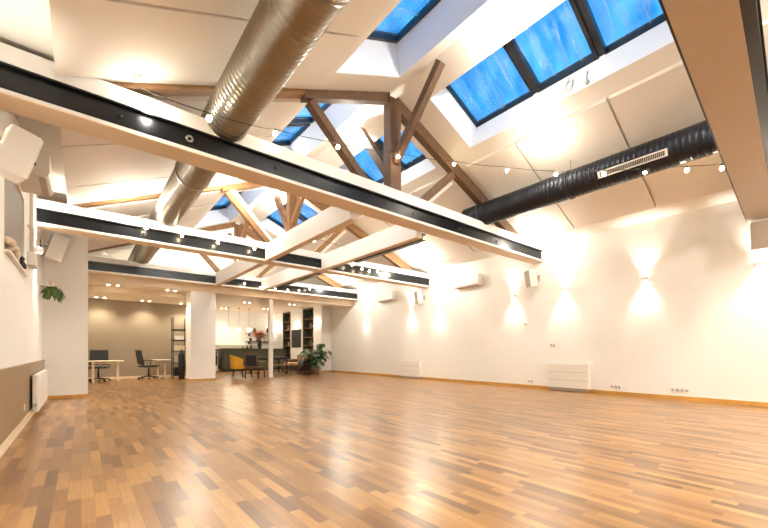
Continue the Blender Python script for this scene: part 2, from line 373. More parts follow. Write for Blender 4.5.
# ------------------------------------------------------------------ acoustic ceiling panels on the lower slopes
SEAMS = [(-4.4, -2.8), (-2.76, -1.15), (-1.11, .6), (1.02, 2.25), (2.29, 3.88), (3.92, 5.06), (5.52, 6.73), (6.77, 8.38), (8.42, 9.38), (9.84, 11.05), (11.09, 12.68), (12.72, 13.97)]
ordn = ['first', 'second', 'third', 'fourth', 'fifth', 'sixth', 'seventh', 'eighth', 'ninth', 'tenth', 'eleventh', 'twelfth']
for side in ('right', 'left'):
    xa, xb, zf = (6.5, 9.12, zr) if side == 'right' else (XLF + .0, 2.82, zl)
    for k, (a, b) in enumerate(SEAMS):
        if side == 'left': a, b, xa = (a, min(b, 10.92), XLF) if a < 10.9 else (a, b, .13)
        m = MB(); t = .055
        m.hexa([(xa, a, zf(xa) - t), (xb, a, zf(xb) - t), (xb, b, zf(xb) - t), (xa, b, zf(xa) - t), (xa, a, zf(xa) - .003), (xb, a, zf(xb) - .003), (xb, b, zf(xb) - .003), (xa, b, zf(xa) - .003)])
        o = m.build('acoustic_panel', 'panel')
        bay = 'behind the camera' if k < 3 else ('in the nearest roof bay' if k < 6 else ('in the middle roof bay' if k < 9 else 'in the farthest roof bay'))
        pos = ['nearest', 'middle', 'farthest'][k % 3]
        tag(o, 'cream ceiling panel on the %s slope %s, %s of its three' % (side, bay, pos), 'ceiling panel', 'ceiling panels on the lower roof slopes')

# ------------------------------------------------------------------ beams
def box_beam(p0, p1, z, wd, zt, label, chan=(1, -1), steel_z=(.05, .31), box_out=False, clen=None):
    """boxed beam from plan point p0 to p1; near side is to the right-hand normal"""
    a = Vector((*p0, 0)); b = Vector((*p1, 0)); d = (b - a).normalized(); nrm = Vector((d.y, -d.x, 0))
    r = thing('boxed_beam', label, 'beam', kind='thing')
    def slab(o0, o1, z0, z1, name, m, **kw):
        q = MB(); aa, bb = a, b; P = [aa + nrm * o0, bb + nrm * o0, bb + nrm * o1, aa + nrm * o1]
        q.hexa([(p.x, p.y, z0) for p in P] + [(p.x, p.y, z1) for p in P]); return q.build(name, m, r, **kw)
    h = wd / 2
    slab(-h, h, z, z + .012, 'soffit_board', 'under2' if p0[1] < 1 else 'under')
    if not box_out: slab(-h, h, z + .012, z + steel_z[0], 'lower_board', 'beamw')
    slab(-h + (.07 if -1 in chan and not box_out else 0), h - (.07 if 1 in chan and not box_out else 0), z + (.012 if box_out else steel_z[0]), zt, 'core_board', 'beamw')
    e = (.12 if clen else .06) if box_out else 0
    if box_out: h += e; b = a + d * clen if clen else b
    h0 = h
    for sgn in chan:
        if box_out and not clen: e = .08 if sgn > 0 else .02; h = h0 - .06 + e
        slab(sgn * (h - (e or .07)), sgn * (h - .0), z + steel_z[0] + .002, z + steel_z[0] + .018, 'channel_flange', 'steel')
        slab(sgn * (h - (e or .07)), sgn * (h - .0), z + steel_z[1] - .018, z + steel_z[1], 'channel_flange', 'steel')
        slab(sgn * (h - (e or .07)), sgn * (h - (e or .07) + .015), z + steel_z[0] + .018, z + steel_z[1] - .018, 'channel_web', 'steel')
    if not box_out: slab(-h + .005, h - .005, z + steel_z[1] + .001, zt, 'upper_board', 'beamw')
    return r, nrm
beams = []
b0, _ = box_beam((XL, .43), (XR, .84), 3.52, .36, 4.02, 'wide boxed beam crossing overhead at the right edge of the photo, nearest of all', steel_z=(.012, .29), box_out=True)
def bolts(root, xs, y, z):
    for x in xs:
        q = MB(); q.lathe((x, y, z), [(.02, 0), (.02, .012), (.001, .016)], 10, (0, -1, 0)); q.build('bolt', 'steel', root)
for i, (yb, zz, zt, lab) in enumerate([(5.12, 3.56, 4.055, 'long white beam with black steel channel, nearest of those crossing the photo'),
                                       (9.44, 3.43, 3.92, 'white beam with black channel crossing behind the first, over the middle of the hall'),
                                       (14.03, 3.44, 3.90, 'farthest white beam with black channel, above the office and kitchen openings')]):
    x0 = XL if i < 2 else .125
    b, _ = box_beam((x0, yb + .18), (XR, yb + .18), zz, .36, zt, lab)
    bolts(b, [x for x in (.35, 1.05, 2.2, 3.6, 5.0, 6.4, 7.8, 9.3) if x > x0], yb + .055, zz + .18)
    beams.append(b)
# round lamp rosette in the first channel
r = thing('channel_spot_lamp', 'small round chrome spot set in the black channel near the silver duct', 'lamp', (1.06, 5.165, 3.74))
MB().lathe((0, 0, 0), [(.045, 0), (.045, .02), (.03, .024), (.022, .01)], 20, (0, -1, 0)).build('ring', 'ducts', r)
MB().lathe((0, -.012, 0), [(.02, 0), (.001, .004)], 12, (0, -1, 0)).build('lens', 'black', r)
for (x, nm) in ((3.81, 'left'), (5.48, 'right')):
    for (ya, yb, z, w2) in ((5.49, 9.43, 3.43, 'between the first and second cross beams'), (9.81, 14.02, 3.43, 'between the second and third cross beams')):
        box_beam((x, ya), (x, yb), z, .16, 3.86, 'white lengthwise beam %s, %s one of the pair' % (w2, nm), chan=(1,) if nm == 'right' else (), steel_z=(-.03, .12), box_out=True, clen=2.5)

# ------------------------------------------------------------------ roof trusses
def truss(yc, zb, label, white=True, wm='wood'):
    r = thing('roof_truss', label, 'roof truss', (0, yc, 0), kind='thing')
    MB().box(RX - .11, RX + .15, -.11, .11, zb, 5.8).build('king_post', wm, r, bevel=.012)
    def raft(xa, xb, zf, da, db, wd=.16):
        m = MB(); m.hexa([(xa, -wd / 2, zf(xa) - da), (xb, -wd / 2, zf(xb) - db), (xb, wd / 2, zf(xb) - db), (xa, wd / 2, zf(xa) - da), (xa, -wd / 2, zf(xa) - .002), (xb, -wd / 2, zf(xb) - .002), (xb, wd / 2, zf(xb) - .002), (xa, wd / 2, zf(xa) - .002)]); return m
    raft(2.7, RX - .1, zl, .14, .17).build('rafter', wm, r, bevel=.01)
    raft(.14 if yc > 11 else XLF + .05, 2.7, zl, .065, .08).build('rafter', 'woodl', r, bevel=.01)
    raft(RX + .1, XRF - .05, zr, .25, .27).build('rafter', wm, r, bevel=.01)
    MB().bar((2.82, 0, zl(2.82) - .16), (3.92, 0, zb), .14, .15, (0, 1, 0)).build('strut', wm, r, bevel=.01)
    MB().bar((6.3, 0, zr(6.3) - .28), (5.3, 0, zb), .14, .15, (0, 1, 0)).build('strut', wm, r, bevel=.01)
    MB().bar((RX, -.1, 4.6), (RX, -1.24, 5.80), .14, .13, (1, 0, 0)).build('ridge_brace', wm, r, bevel=.01)
    MB().bar((RX, .1, 4.45), (RX, 1.0, 5.70), .16, .15, (1, 0, 0)).build('ridge_brace', wm, r, bevel=.01)
    MB().bar((6.42, .13, zr(6.42) - .33), (5.5, .13, zb), .07, .08, (0, 1, 0)).build('white_brace', 'white', r, label='white painted brace')
    if white: MB().bar((2.86, .0, zl(2.8) + .03), (4.02, .0, zb), .14, .09, (0, 1, 0)).build('white_brace', 'white', r, label='white painted brace')
truss(5.3, 4.055, 'dark timber roof truss with king post, nearest in the photo', white=False)
truss(9.62, 3.92, 'timber roof truss with white braces above the second cross beam', wm='woodl')
truss(14.2, 3.90, 'farthest timber roof truss above the third cross beam', wm='woodl')
truss(.62 + .1, 4.02, 'timber roof truss above the overhead beam', white=False)

# ------------------------------------------------------------------ ducts
def duct(x, z, r, ya, yb, m, label, step=.078, hood=True, straps=()):
    t = thing('ventilation_duct', label, 'duct', (x, ya, z))
    pts, rr = [], []; y = 0
    while y < yb - ya:
        for dy, dr in ((0, 0), (.060, 0), (.063, .003), (.068, .003), (.071, 0)):
            pts.append((0, y + dy, 0)); rr.append(r + dr)
        y += step
    q = MB().tube(pts, rr, 36); q.build('duct_pipe', m, t)
    for s in straps:
        MB().tube([(0, s - ya - .03, 0), (0, s - ya - .028, 0), (0, s - ya + .028, 0), (0, s - ya + .03, 0)], [r + .001, r + .016, r + .016, r + .001], 36).build('joint_collar', m, t)
        MB().tube([(0, s - ya, r), (0, s - ya, r + .35)], .006, 6).build('hanger_rod', 'ducts', t)
    return t
duct(1.5, 4.13, .27, -3, 15.25, 'ducts', 'long spiral silver duct under the left roof slope', straps=(2.55, 7.0, 11.0))
dk = duct(7.3, 4.27, .255, -3, 5.6, 'ductb', 'black spiral duct under the right roof slope', straps=(3.2, 5.2))
r = thing('duct_grille', 'long white slotted air grille on the black duct', 'vent', (7.3, 2.12, 4.27), 0)
# grille sits on the flank facing the camera
ang = math.radians(200)
nx, nz2 = math.cos(ang), math.sin(ang)
def onduct(a, y, rad=.27): return (rad * math.cos(a), y, rad * math.sin(a))
def strip(m, a0, a1, y0, y1, r0=.262, r1=.277):
    m.hexa([onduct(a0, y0, r0), onduct(a1, y0, r0), onduct(a1, y1, r0), onduct(a0, y1, r0), onduct(a0, y0, r1), onduct(a1, y0, r1), onduct(a1, y1, r1), onduct(a0, y1, r1)])
A0, A1 = math.radians(192), math.radians(216)
m = MB(); strip(m, A0, A0 + .07, -.5, .5); strip(m, A1 - .07, A1, -.5, .5); strip(m, A0, A1, -.5, -.47); strip(m, A0, A1, .47, .5); m.build('grille_frame', 'plastic', r)
m = MB(); strip(m, A0, A1, -.48, .48, .261, .265); m.build('grille_back', 'black', r)
m = MB()
for k in range(38): strip(m, A0 + .05, A1 - .05, -.465 + k * .025, -.455 + k * .025, .264, .274)
m.build('grille_slats', 'plasticg', r)

# ------------------------------------------------------------------ unprojection used only to measure layout from the survey of the photo
sT, cT = math.sin(TH), math.cos(TH)
def ray(px, py):
    u = (px - 384) / 368; v = -(py - 351.5) / 368
    return Vector((sT + u * cT, cT - u * sT, v))
def at_y(px, py, y): r = ray(px, py); t = y / r.y; return Vector((r.x * t, y, EYE + r.z * t))
def at_x(px, py, x): r = ray(px, py); t = x / r.x; return Vector((x, r.y * t, EYE + r.z * t))
def at_z(px, py, z): r = ray(px, py); t = (z - EYE) / r.z; return Vector((r.x * t, r.y * t, z))
def at_plan(px, py, A, B):
    r = ray(px, py); dx, dy = B[0] - A[0], B[1] - A[1]; nx, ny = dy, -dx
    t = (A[0] * nx + A[1] * ny) / (r.x * nx + r.y * ny); return Vector((r.x * t, r.y * t, EYE + r.z * t))

# ------------------------------------------------------------------ festoon strings
def festoon(pts, bulbs, label, r=.03):
    t = thing('festoon_string', label, 'string lights', pts[0])
    o = Vector(pts[0]); P = []
    for k in range(len(pts) - 1):
        a, b = Vector(pts[k]), Vector(pts[k + 1]); L = (b - a).length; n = max(3, int(L / .15)); sag = .035 * L
        for j in range(n): s = j / n; P.append(a.lerp(b, s) + Vector((0, 0, -4 * sag * s * (1 - s) * .5)) - o)
    P.append(Vector(pts[-1]) - o)
    MB().tube(P, .005, 6).build('cable', 'cable', t)
    for b in bulbs:
        b = Vector(b) - o
        sk = MB().tube([b + Vector((0, 0, .0)), b + Vector((0, 0, -.035))], .013, 8).build('socket', 'cable', t)
        MB().ball(b + Vector((0, 0, -.035 - r)), r, 12, 8, 1.1).build('bulb', 'bulb', t)
S1 = [at_y(x, y, 5.0) for x, y in ((138, 87), (209, 113), (275, 129), (338, 143), (398, 153), (454, 161))]
E1 = (S1[-1].x, S1[-1].y); W1 = at_y(726, 163, 1.02); E2 = (W1.x, W1.y)
S1b = [at_plan(x, y, E1, E2) for x, y in ((507, 167), (556, 171), (604, 170), (645, 168), (687, 166), (722, 164))]
S1[1] = at_z(209, 113, 3.82); S1[2:2] = [at_z(247, 124, 3.82)]; S1b[2] = at_z(604, 170, 3.96); S1b[2:2] = [at_z(580, 170, 3.96)]
festoon(S1 + S1b, [q for q in S1[1:2] + S1[3:] + S1b if q is not S1b[2]], 'string of warm bulbs crossing the nearest roof truss to the right')
Q = [at_x(x, y, 9.3) for x, y in ((735, 190), (760, 199), (800, 185))]
festoon(Q, Q[1:2], 'short string of bulbs drooping above the speaker at the right edge')
Q = [Vector((-.2, 9.44, 3.95))] + [at_y(x, y, 9.3) for x, y in ( (146, 225), (182, 233), (218, 240), (254.5, 246))] + [Vector((3.75, 9.4, 3.7))]
festoon(Q, Q[1:-1], 'string of bulbs along the second cross beam, left half')
Q = [at_y(x, y, 8.0) for x, y in ((268, 190), (294, 232), (314, 238), (357, 249), (390, 247.5), (421.5, 242))]
festoon(Q, Q[1:], 'string of bulbs spanning the lengthwise beams behind the nearest cross beam')
Q = [at_y(x, y, 9.25) for x, y in ((330, 252), (341, 256), (352, 263), (362, 267), (369.5, 269), (377.5, 269.5))]
festoon(Q, Q[1:], 'string of bulbs against the black channel of the second beam, right half')
Q = [at_y(x, y, 13.85) for x, y in ((140, 245), (163, 250.5), (200, 262), (238.5, 258), (244.5, 282), (260.6, 285.5), (275, 287.5), (288, 288.5), (299, 289), (310, 287.5))]
festoon(Q, Q[1:], 'string of bulbs hung along the farthest cross beam')

# ------------------------------------------------------------------ ceiling spots (bare warm lamps under the slopes, some added for fill)
def ceil_spot(x, y, zf, label, power=P_CEIL, sl=-.41):
    z = zf(x); nrm = Vector((sl, 0, -1)).normalized() if zf is zr else Vector((-sl, 0, -1)).normalized()
    t = thing('ceiling_spot', label, 'ceiling light', (x, y, z - .055 if (x > 6.5 or x < 2.82) else z))
    MB().lathe((0, 0, 0), [(.05, -.001), (.05, .025), (.035, .032), (.034, .03)], 16, nrm).build('rim', 'plastic', t)
    MB().lathe((0, 0, 0), [(.033, .028), (.02, .04), (.001, .045)], 14, nrm).build('lens', 'lamp', t)
    lamp('POINT', nrm * .3, power, NEUT, .3 if power > 60 else .05, t)
ceil_spot(4.78, 2.9, zr, 'small glowing lamp by the ridge beside the nearest right skylight')
ceil_spot(6.6, 3.35, zr, 'small glowing lamp below the nearest right skylight', 9)
ceil_spot(8.9, 4.7, zr, 'small lamp low on the right slope beside the nearest truss', 14)
ceil_spot(.5, 5.0, zl, 'small lamp on the left slope beside the honey rafter of the nearest truss', 3, -.43)
ceil_spot(4.3, 6.3, zl, 'small lamp near the ridge just behind the nearest truss', 30, -.43)
ceil_spot(2.6, 8.9, zl, 'small lamp on the left slope before the second truss', 30, -.43)
ceil_spot(.75, 9.1, zl, 'small lamp low on the left slope beside the second truss', 18, -.43)
ceil_spot(4.8, 11.0, zr, 'small lamp by the ridge in the farthest roof bay', 45)
ceil_spot(8.6, 13.2, zr, 'small lamp low on the right slope near the farthest beam', 26)
ceil_spot(8.7, 8.6, zr, 'small lamp low on the right slope before the second beam', 28)
ceil_spot(3.3, 15.9, zl, 'added fill lamp on the left slope beyond the farthest beam', 40, -.43)  # put in to brighten the gable, no known fixture here
ceil_spot(4.9, -1.0, zr, 'added unseen fill lamp by the ridge behind the camera', P_BACK_FILL)  # this and the next two are invented, out of view, for even fill
ceil_spot(7.9, -2.6, zr, 'added unseen fill lamp on the right slope behind the camera', P_BACK_FILL)
ceil_spot(2.0, -2.6, zl, 'added unseen fill lamp on the left slope behind the camera', 50, -.43)

# ------------------------------------------------------------------ wall sconces
def sconce(side, y, z, label, p=P_SCONCE):
    sx = -1 if side == 'right' else 1; x = XR if side == 'right' else XL
    t = thing('wall_sconce', label, 'wall light', (x, y, z))
    MB().box(min(0, sx * .02), max(0, sx * .02), -.04, .04, -.05, .05).build('mount', 'plastic', t)
    a, b = sorted((sx * .02, sx * .11)); MB().box(a, b, -.045, .045, -.045, .045).build('shade', 'plastic', t, bevel=.008)
    for s in (1, -1):
        MB().lathe((sx * .065, 0, s * .045), [(.034, 0), (.032, s * .004), (.001, s * .005)], 14).build('lens', 'lamp', t)
        lamp('SPOT', (sx * .095, 0, s * .06), p, NEUT, .035, t, aim=(-sx * .1, 0, s), cone=math.radians(84), blend=1.0)
names = ['farthest wall light, beside the corner', 'wall light to the left of the far speaker', 'wall light between the far speaker and the air conditioner',
         'wall light below the nearest cross beam end', 'wall light between the small speaker and the big convector', 'wall light above the triple socket, second from the right edge', 'wall light behind the big speaker at the right edge']
for (x, y), nmm in zip([(365.5, 316), (411, 310.5), (438.8, 306), (513.5, 296), (564, 289), (645, 277.7), (759, 263.7)], names):
    p = at_x(x, y, XR - .06)
    sconce('right', p.y, 2.71, 'small up-and-down ' + nmm)
for y, l in ((9.2, 'small up-and-down wall light on the left wall below the second beam'), (4.55, 'wall light on the left wall before the window'), (2.4, 'wall light on the left wall over the camera side'), (-1.5, 'left wall light behind the camera')):
    sconce('left', y, 2.9 if y > 0 else 2.7, l, 34 if y > 6 else (16 if y > 4 else 45))
sconce('right', -2.0, 2.71, 'right wall light behind the camera')

# ------------------------------------------------------------------ right wall equipment
def ac(side, y, z, label, L=.95, d=.24):
    sx = -1 if side == 'right' else 1; x = XR if side == 'right' else XL
    t = thing('air_conditioner', label, 'air conditioner', (x, y, z))
    m = MB(); h = .36; prof = [(0, -h / 2), (d - .05, -h / 2), (d - .01, -h / 2 + .03), (d, -h / 2 + .07), (d, h / 2 - .04), (.2, h / 2), (0, h / 2)]
    for s in range(len(prof)):
        a, b = prof[s], prof[(s + 1) % len(prof)]
        m.quad((sx * a[0], -L / 2, a[1]), (sx * b[0], -L / 2, b[1]), (sx * b[0], L / 2, b[1]), (sx * a[0], L / 2, a[1]))
    m.poly([(sx * a, -L / 2, b) for a, b in prof]); m.poly([(sx * a, L / 2, b) for a, b in prof][::-1])
    m.build('casing', 'plastic', t)
    a, b = sorted((sx * .16, sx * .225)); MB().hexa([(sx * (d - .11), -L / 2 + .05, -h / 2 - .008), (sx * (d - .04), -L / 2 + .05, -h / 2 - .004), (sx * (d - .04), L / 2 - .05, -h / 2 - .004), (sx * (d - .11), L / 2 - .05, -h / 2 - .008),
        (sx * (d - .11), -L / 2 + .05, -h / 2 + .002), (sx * (d - .05), -L / 2 + .05, -h / 2 + .004), (sx * (d - .05), L / 2 - .05, -h / 2 + .004), (sx * (d - .11), L / 2 - .05, -h / 2 + .002)]).build('louvre', 'plasticg', t)
    a, b = sorted((sx * (d - .001), sx * (d + .003))); MB().box(a, b, L / 2 - .16, L / 2 - .1, -.02, .0).build('display', 'plasticg', t)
    if side == 'left': MB().box(.06, .2, -L / 2 - .004, -L / 2 + .004, -.06, -.02).build('end_slot', 'black', t)
    return t
ac('right', 7.63, 3.36, 'white wall air conditioner nearer of the two on the right wall', 1.0)
ac('right', 11.8, 3.34, 'white wall air conditioner farther along the right wall below the second beam', 1.0)

def speaker(loc, rz, tilt, label, sc=1.0, m='spk'):
    t = thing('wall_speaker', label, 'speaker', loc, rz)
    w2, h, d = .135 * sc, .25 * sc, .24 * sc
    R = Matrix.Rotation(tilt, 3, 'X')
    P = [(-w2, -d, -h), (w2, -d, -h), (w2 * .72, 0, -h), (-w2 * .72, 0, -h), (-w2, -d, h), (w2, -d, h), (w2 * .72, 0, h), (-w2 * .72, 0, h)]
    off = Vector((0, -.12, 0)); P = [R @ Vector(p) + off for p in P]
    MB().hexa(P).build('cabinet', 'plastic', t, bevel=.012)
    G = [(-w2 * .9, -d - .012, -h * .94), (w2 * .9, -d - .012, -h * .94), (w2 * .9, -d + .002, -h * .94), (-w2 * .9, -d + .002, -h * .94), (-w2 * .9, -d - .012, h * .94), (w2 * .9, -d - .012, h * .94), (w2 * .9, -d + .002, h * .94), (-w2 * .9, -d + .002, h * .94)]
    MB().hexa([R @ Vector(p) + off for p in G]).build('grille', m, t, bevel=.006)
    MB().bar((0, 0, 0), (0, -.16, 0), .04, .04).build('bracket', 'plasticg', t)
    MB().box(-.05, .05, -.012, 0, -.08, .08).build('wall_plate', 'plasticg', t)
    return t
# local -Y is the front; on the right wall the front looks to -X
speaker((XR, 5.25, 3.12), -PI / 2 - .5, .15, 'small grey speaker on the right wall under the nearest cross beam end', .95)
speaker((XR, 9.72, 3.08), -PI / 2 - .35, .15, 'small grey speaker on the right wall under the second beam end', .95)
speaker((XR, .78, 3.22), -PI / 2 - .1, .1, 'grey speaker on the right wall at the right edge of the photo', 1.05)

def convector(y0, y1, z0, z1, label):
    t = thing('wall_convector', label, 'heater', (XR, (y0 + y1) / 2, 0)); L = (y1 - y0) / 2
    MB().box(-.13, -.001, -L, L, z0, z1).build('casing', 'plastic', t, bevel=.006)
    for k in (1, 2): z = z0 + (z1 - z0) * k / 3; MB().box(-.134, -.129, -L + .01, L - .01, z - .004, z + .004).build('panel_joint', 'plasticg', t)
    MB().box(-.12, -.02, -L + .03, L - .03, z1, z1 + .006).build('outlet_grille', 'plasticg', t)
    MB().box(-.10, -.02, -L + .05, L - .05, .02, z0).build('base', 'plasticg', t)
convector(3.88, 4.93, .09, .72, 'white low wall convector nearer, below the bright wall lights')
convector(9.85, 10.95, .09, .68, 'white low wall convector farther along the right wall')
def outlet(px, py, n, label, z=None, w1=.075):
    p = at_x(px, py, XR)
    t = thing('wall_socket' if n > 1 or z is None else 'wall_switch', label, 'socket' if z is None else 'switch', (XR, p.y, p.z))
    for k in range(n):
        yy = (k - (n - 1) / 2) * .08
        q = MB().box(-.022, -.001, yy - w1 / 2, yy + w1 / 2, -.04, .04).build('cover_plate', 'plastic', t, bevel=.003)
        MB().lathe((-.022, yy, 0), [(.03, 0), (.02, .003), (.001, .002)], 12, (-1, 0, 0)).build('face', 'plasticg', q)
outlet(531, 381, 2, 'white double socket left of the nearer convector')
outlet(616, 386.6, 3, 'white triple socket right of the nearer convector')
outlet(680, 390, 4, 'white row of four sockets near the right edge')
outlet(340, 368, 2, 'white double socket near the far corner of the right wall')
outlet(553, 345, 2, 'white double switch above the nearer convector', 1)
outlet(354, 350, 1, 'white single switch on the far part of the right wall', 1)
outlet(525.5, 324, 1, 'small white thermostat left of the nearer convector', 1)

# ------------------------------------------------------------------ left wall equipment
speaker((XL, 4.45, 2.80), PI / 2 + .35, .28, 'big pale speaker tilted out from the left wall, nearest the camera', .84, 'plastic')
ac('left', 6.9, 3.5, 'white air conditioner high on the left wall behind the pale speaker', .8, .33)
speaker((XL, 10.25, 3.25), PI / 2 + .35, .28, 'pale speaker on the left wall under the second beam', 1.1, 'plastic')
t = thing('panel_heater', 'white panel heater on the bronze panelling of the left wall', 'heater', (XL + .02, 9.1, 0))
MB().box(.03, .10, -1.05, 1.05, .08, .68).build('casing', 'plastic', t, bevel=.012)
MB().box(.10, .106, -.98, .98, .13, .62).build('front_plate', 'plastic', t, bevel=.004)
MB().box(0, .03, -.6, -.5, .2, .6).build('wall_mount', 'black', t); MB().box(0, .03, .5, .6, .2, .6).build('wall_mount', 'black', t)
MB().lathe((.065, -1.05, .2), [(.025, 0), (.022, .05), (.001, .052)], 14, (0, -1, 0)).build('valve_knob', 'plasticg', t)
t = thing('wall_socket', 'white socket low on the bronze panelling before the heater', 'socket', (XL + .02, 7.3, .25))
MB().box(0, .01, -.04, .04, -.04, .04).build('cover_plate', 'plastic', t, bevel=.003)
for k, (y, l) in enumerate(((8.0, 'thin white pipe up the left wall nearest the window'), (8.2, 'thin white pipe up the left wall right of its twin'))):
    t = thing('white_pipe', l, 'pipe', (XL + .04, y, 0)); MB().tube([(0, 0, 2.6), (0, 0, 3.9)], .018, 10).build('tube', 'white', t); MB().box(-.04, .02, -.02, .02, 3.0, 3.04).build('clip', 'plastic', t)
t = thing('junction_box', 'white junction box at the foot of the pipes on the left wall', 'box', (XL, 8.1, 2.5)); MB().box(0, .1, -.2, .2, -.1, .1).build('casing', 'white', t, bevel=.01); MB().box(.1, .103, -.17, .17, -.08, .08).build('lid', 'plastic', t)
# small shelf and hanging fern
t = thing('wall_shelf', 'small white wall shelf at the end of the left wall', 'shelf', (XL, 10.35, 2.40)); MB().box(0, .24, -.3, .3, -.02, 0).build('board', 'white', t); MB().box(0, .02, -.25, -.22, -.12, -.02).build('bracket', 'plastic', t); MB().box(0, .02, .22, .25, -.12, -.02).build('bracket', 'plastic', t)

def leafblade(m, base, d, L, wd, droop, up=Vector((0, 0, 1)), n=5, lobes=False):
    base = Vector(base); d = Vector(d).normalized(); side = d.cross(up).normalized(); pts = []
    for k in range(n + 1):
        s = k / n; c = base + d * (L * s) + up * (-droop * s * s * L); wv = wd * math.sin(PI * min(.98, s * .85 + .12)) * (1 if not lobes or k % 2 else .62)
        pts.append((c - side * wv, c + up * (-.12 * wv), c + side * wv))
    i = len(m.v)
    for p in pts: m.v += [tuple(q) for q in p]
    for k in range(n):
        for j in (0, 1): m.f.append((i + 3 * k + j, i + 3 * k + j + 1, i + 3 * k + j + 4, i + 3 * k + j + 3)); m.sm.append(True)
def plant(name, loc, label, pot_r, pot_h, nstem, H, spread, L, wd, lm='leaf', droop=.5, pm='terra', lobes=False, seed=1, leaf_up=.4):
    rnd = random.Random(seed); t = thing(name, label, 'plant', loc)
    MB().lathe((0, 0, 0), [(pot_r * .75, 0), (pot_r, pot_h), (pot_r * .9, pot_h), (pot_r * .85, pot_h * .85), (.001, pot_h * .85)], 18).build('pot', pm, t)
    st = MB(); lf = MB()
    for k in range(nstem):
        a = 2 * PI * k / nstem + rnd.uniform(-.3, .3); rr = spread * rnd.uniform(.35, 1); h = H * rnd.uniform(.45, 1)
        tip = Vector((math.cos(a) * rr, math.sin(a) * rr, pot_h + h * (rnd.uniform(.2, 1) if lobes else 1))); st.tube([(0, 0, pot_h * .8), (tip.x * .3, tip.y * .3, pot_h + h * .6), tip], .007, 5)
        leafblade(lf, tip, (math.cos(a), math.sin(a), leaf_up), L * rnd.uniform(.8, 1.15), wd * rnd.uniform(.85, 1.1), droop, lobes=lobes, n=6)
    st.build('stems', lm, t); lf.build('leaves', lm, t)
    return t
plant('potted_fern', (XL + .19, 10.25, 2.40), 'small green fern spilling from the little shelf on the left wall', .06, .1, 60, -.26, .10, .13, .032, 'leafl', 1.0, 'cream', seed=3, leaf_up=-.2)
t = thing('garland', 'cream bundled garland lying on the sill of the high left window', 'ornament', (XL + .03, 6.2, wz0 + .01)); rnd = random.Random(5); m = MB()
for k in range(9): m.ball((-.01 + rnd.uniform(-.02, .02), -.42 + k * .1, .06 + rnd.uniform(0, .05)), .045, 10, 7)
m.build('tufts', 'cream', t)
t = thing('figurine', 'small dark figurine on the sill of the high left window', 'ornament', (XL + .03, 7.0, wz0 + .01)); MB().lathe((0, 0, 0), [(.04, 0), (.045, .05), (.02, .1), (.03, .14), (.001, .17)], 12).build('body', 'black', t)

# ------------------------------------------------------------------ window winder cords on the nearest skylight
p = Vector((6.2, 2.75, zr(6.2) + .2))
t = thing('skylight_winder', 'white looped winder hanging from the frame of the nearest skylight', 'cord', tuple(p))
MB().tube([(.0, 0, .1), (-.02, -.06, .02), (0, -.04, -.1), (0, .04, -.12), (0, .06, 0), (0, .0, .06)], .02, 8).build('loop', 'plastic', t)
MB().tube([(0, 0, -.1), (.02, .06, -.3)], .008, 6).build('tail', 'plastic', t)
t = thing('winder_hook', 'small grey hook beside the white winder on the skylight edge', 'hook', (6.2, 2.45, zr(6.2) + .12))
MB().tube([(0, 0, .12), (0, .02, .02), (0, 0, -.04)], .009, 8).build('wire', 'plasticg', t); MB().ball((0, .0, -.06), .035, 10, 8).build('knob', 'plasticg', t)

# ------------------------------------------------------------------ downlights
def downlight(x, y, z, label, p=P_DOWN, pair=True):
    t = thing('recessed_downlight', label, 'ceiling light', (x, y, z))
    for s in ((-.12, .12) if pair else (0,)):
        MB().lathe((s, 0, -.004), [(.075, .004), (.075, -.006), (.055, -.006), (.05, .002)], 20).build('rim', 'plastic', t)
        MB().lathe((s, 0, -.001), [(.05, -.002), (.035, -.009), (.001, -.011)], 16).build('lens', 'lamp', t)
    lamp('SPOT', (0, 0, -.06), p, WARM, .06, t, aim=(0, 0, -1), cone=2.2, blend=.8)
downlight(.80, 14.75, 3.2, 'twin recessed downlight above the office opening, left one')
downlight(2.45, 14.75, 3.2, 'twin recessed downlight above the office opening, right one')
downlight(.55, 17.0, 3.03, 'recessed downlight at the left end of the taupe wall', 30)
downlight(1.95, 17.0, 3.03, 'twin recessed downlight in the middle before the taupe wall', 30)
downlight(3.3, 17.0, 3.03, 'twin recessed downlight at the right end before the taupe wall', 30)
for (px, py, l) in ((247, 302.5, 'twin downlight in the kitchen ceiling above the yellow chair'), (224, 308.4, 'twin downlight in the kitchen ceiling next to the pier'), (266, 309, 'downlight in the kitchen ceiling left of the white post'), (292, 304.5, 'downlight in the kitchen ceiling before the blackboard')):
    p = at_z(px, py, 3.4); downlight(p.x, min(p.y, 21.3), 3.4, l, 26)

# ------------------------------------------------------------------ white post
t = thing('support_post', 'slim white square post before the kitchen', 'post', (6.0, 14.6, 0), kind='thing')
MB().box(-.075, .075, -.075, .075, .015, 3.19).build('shaft', 'white', t); MB().box(-.11, .11, -.11, .11, 0, .015).build('base_plate', 'white', t)

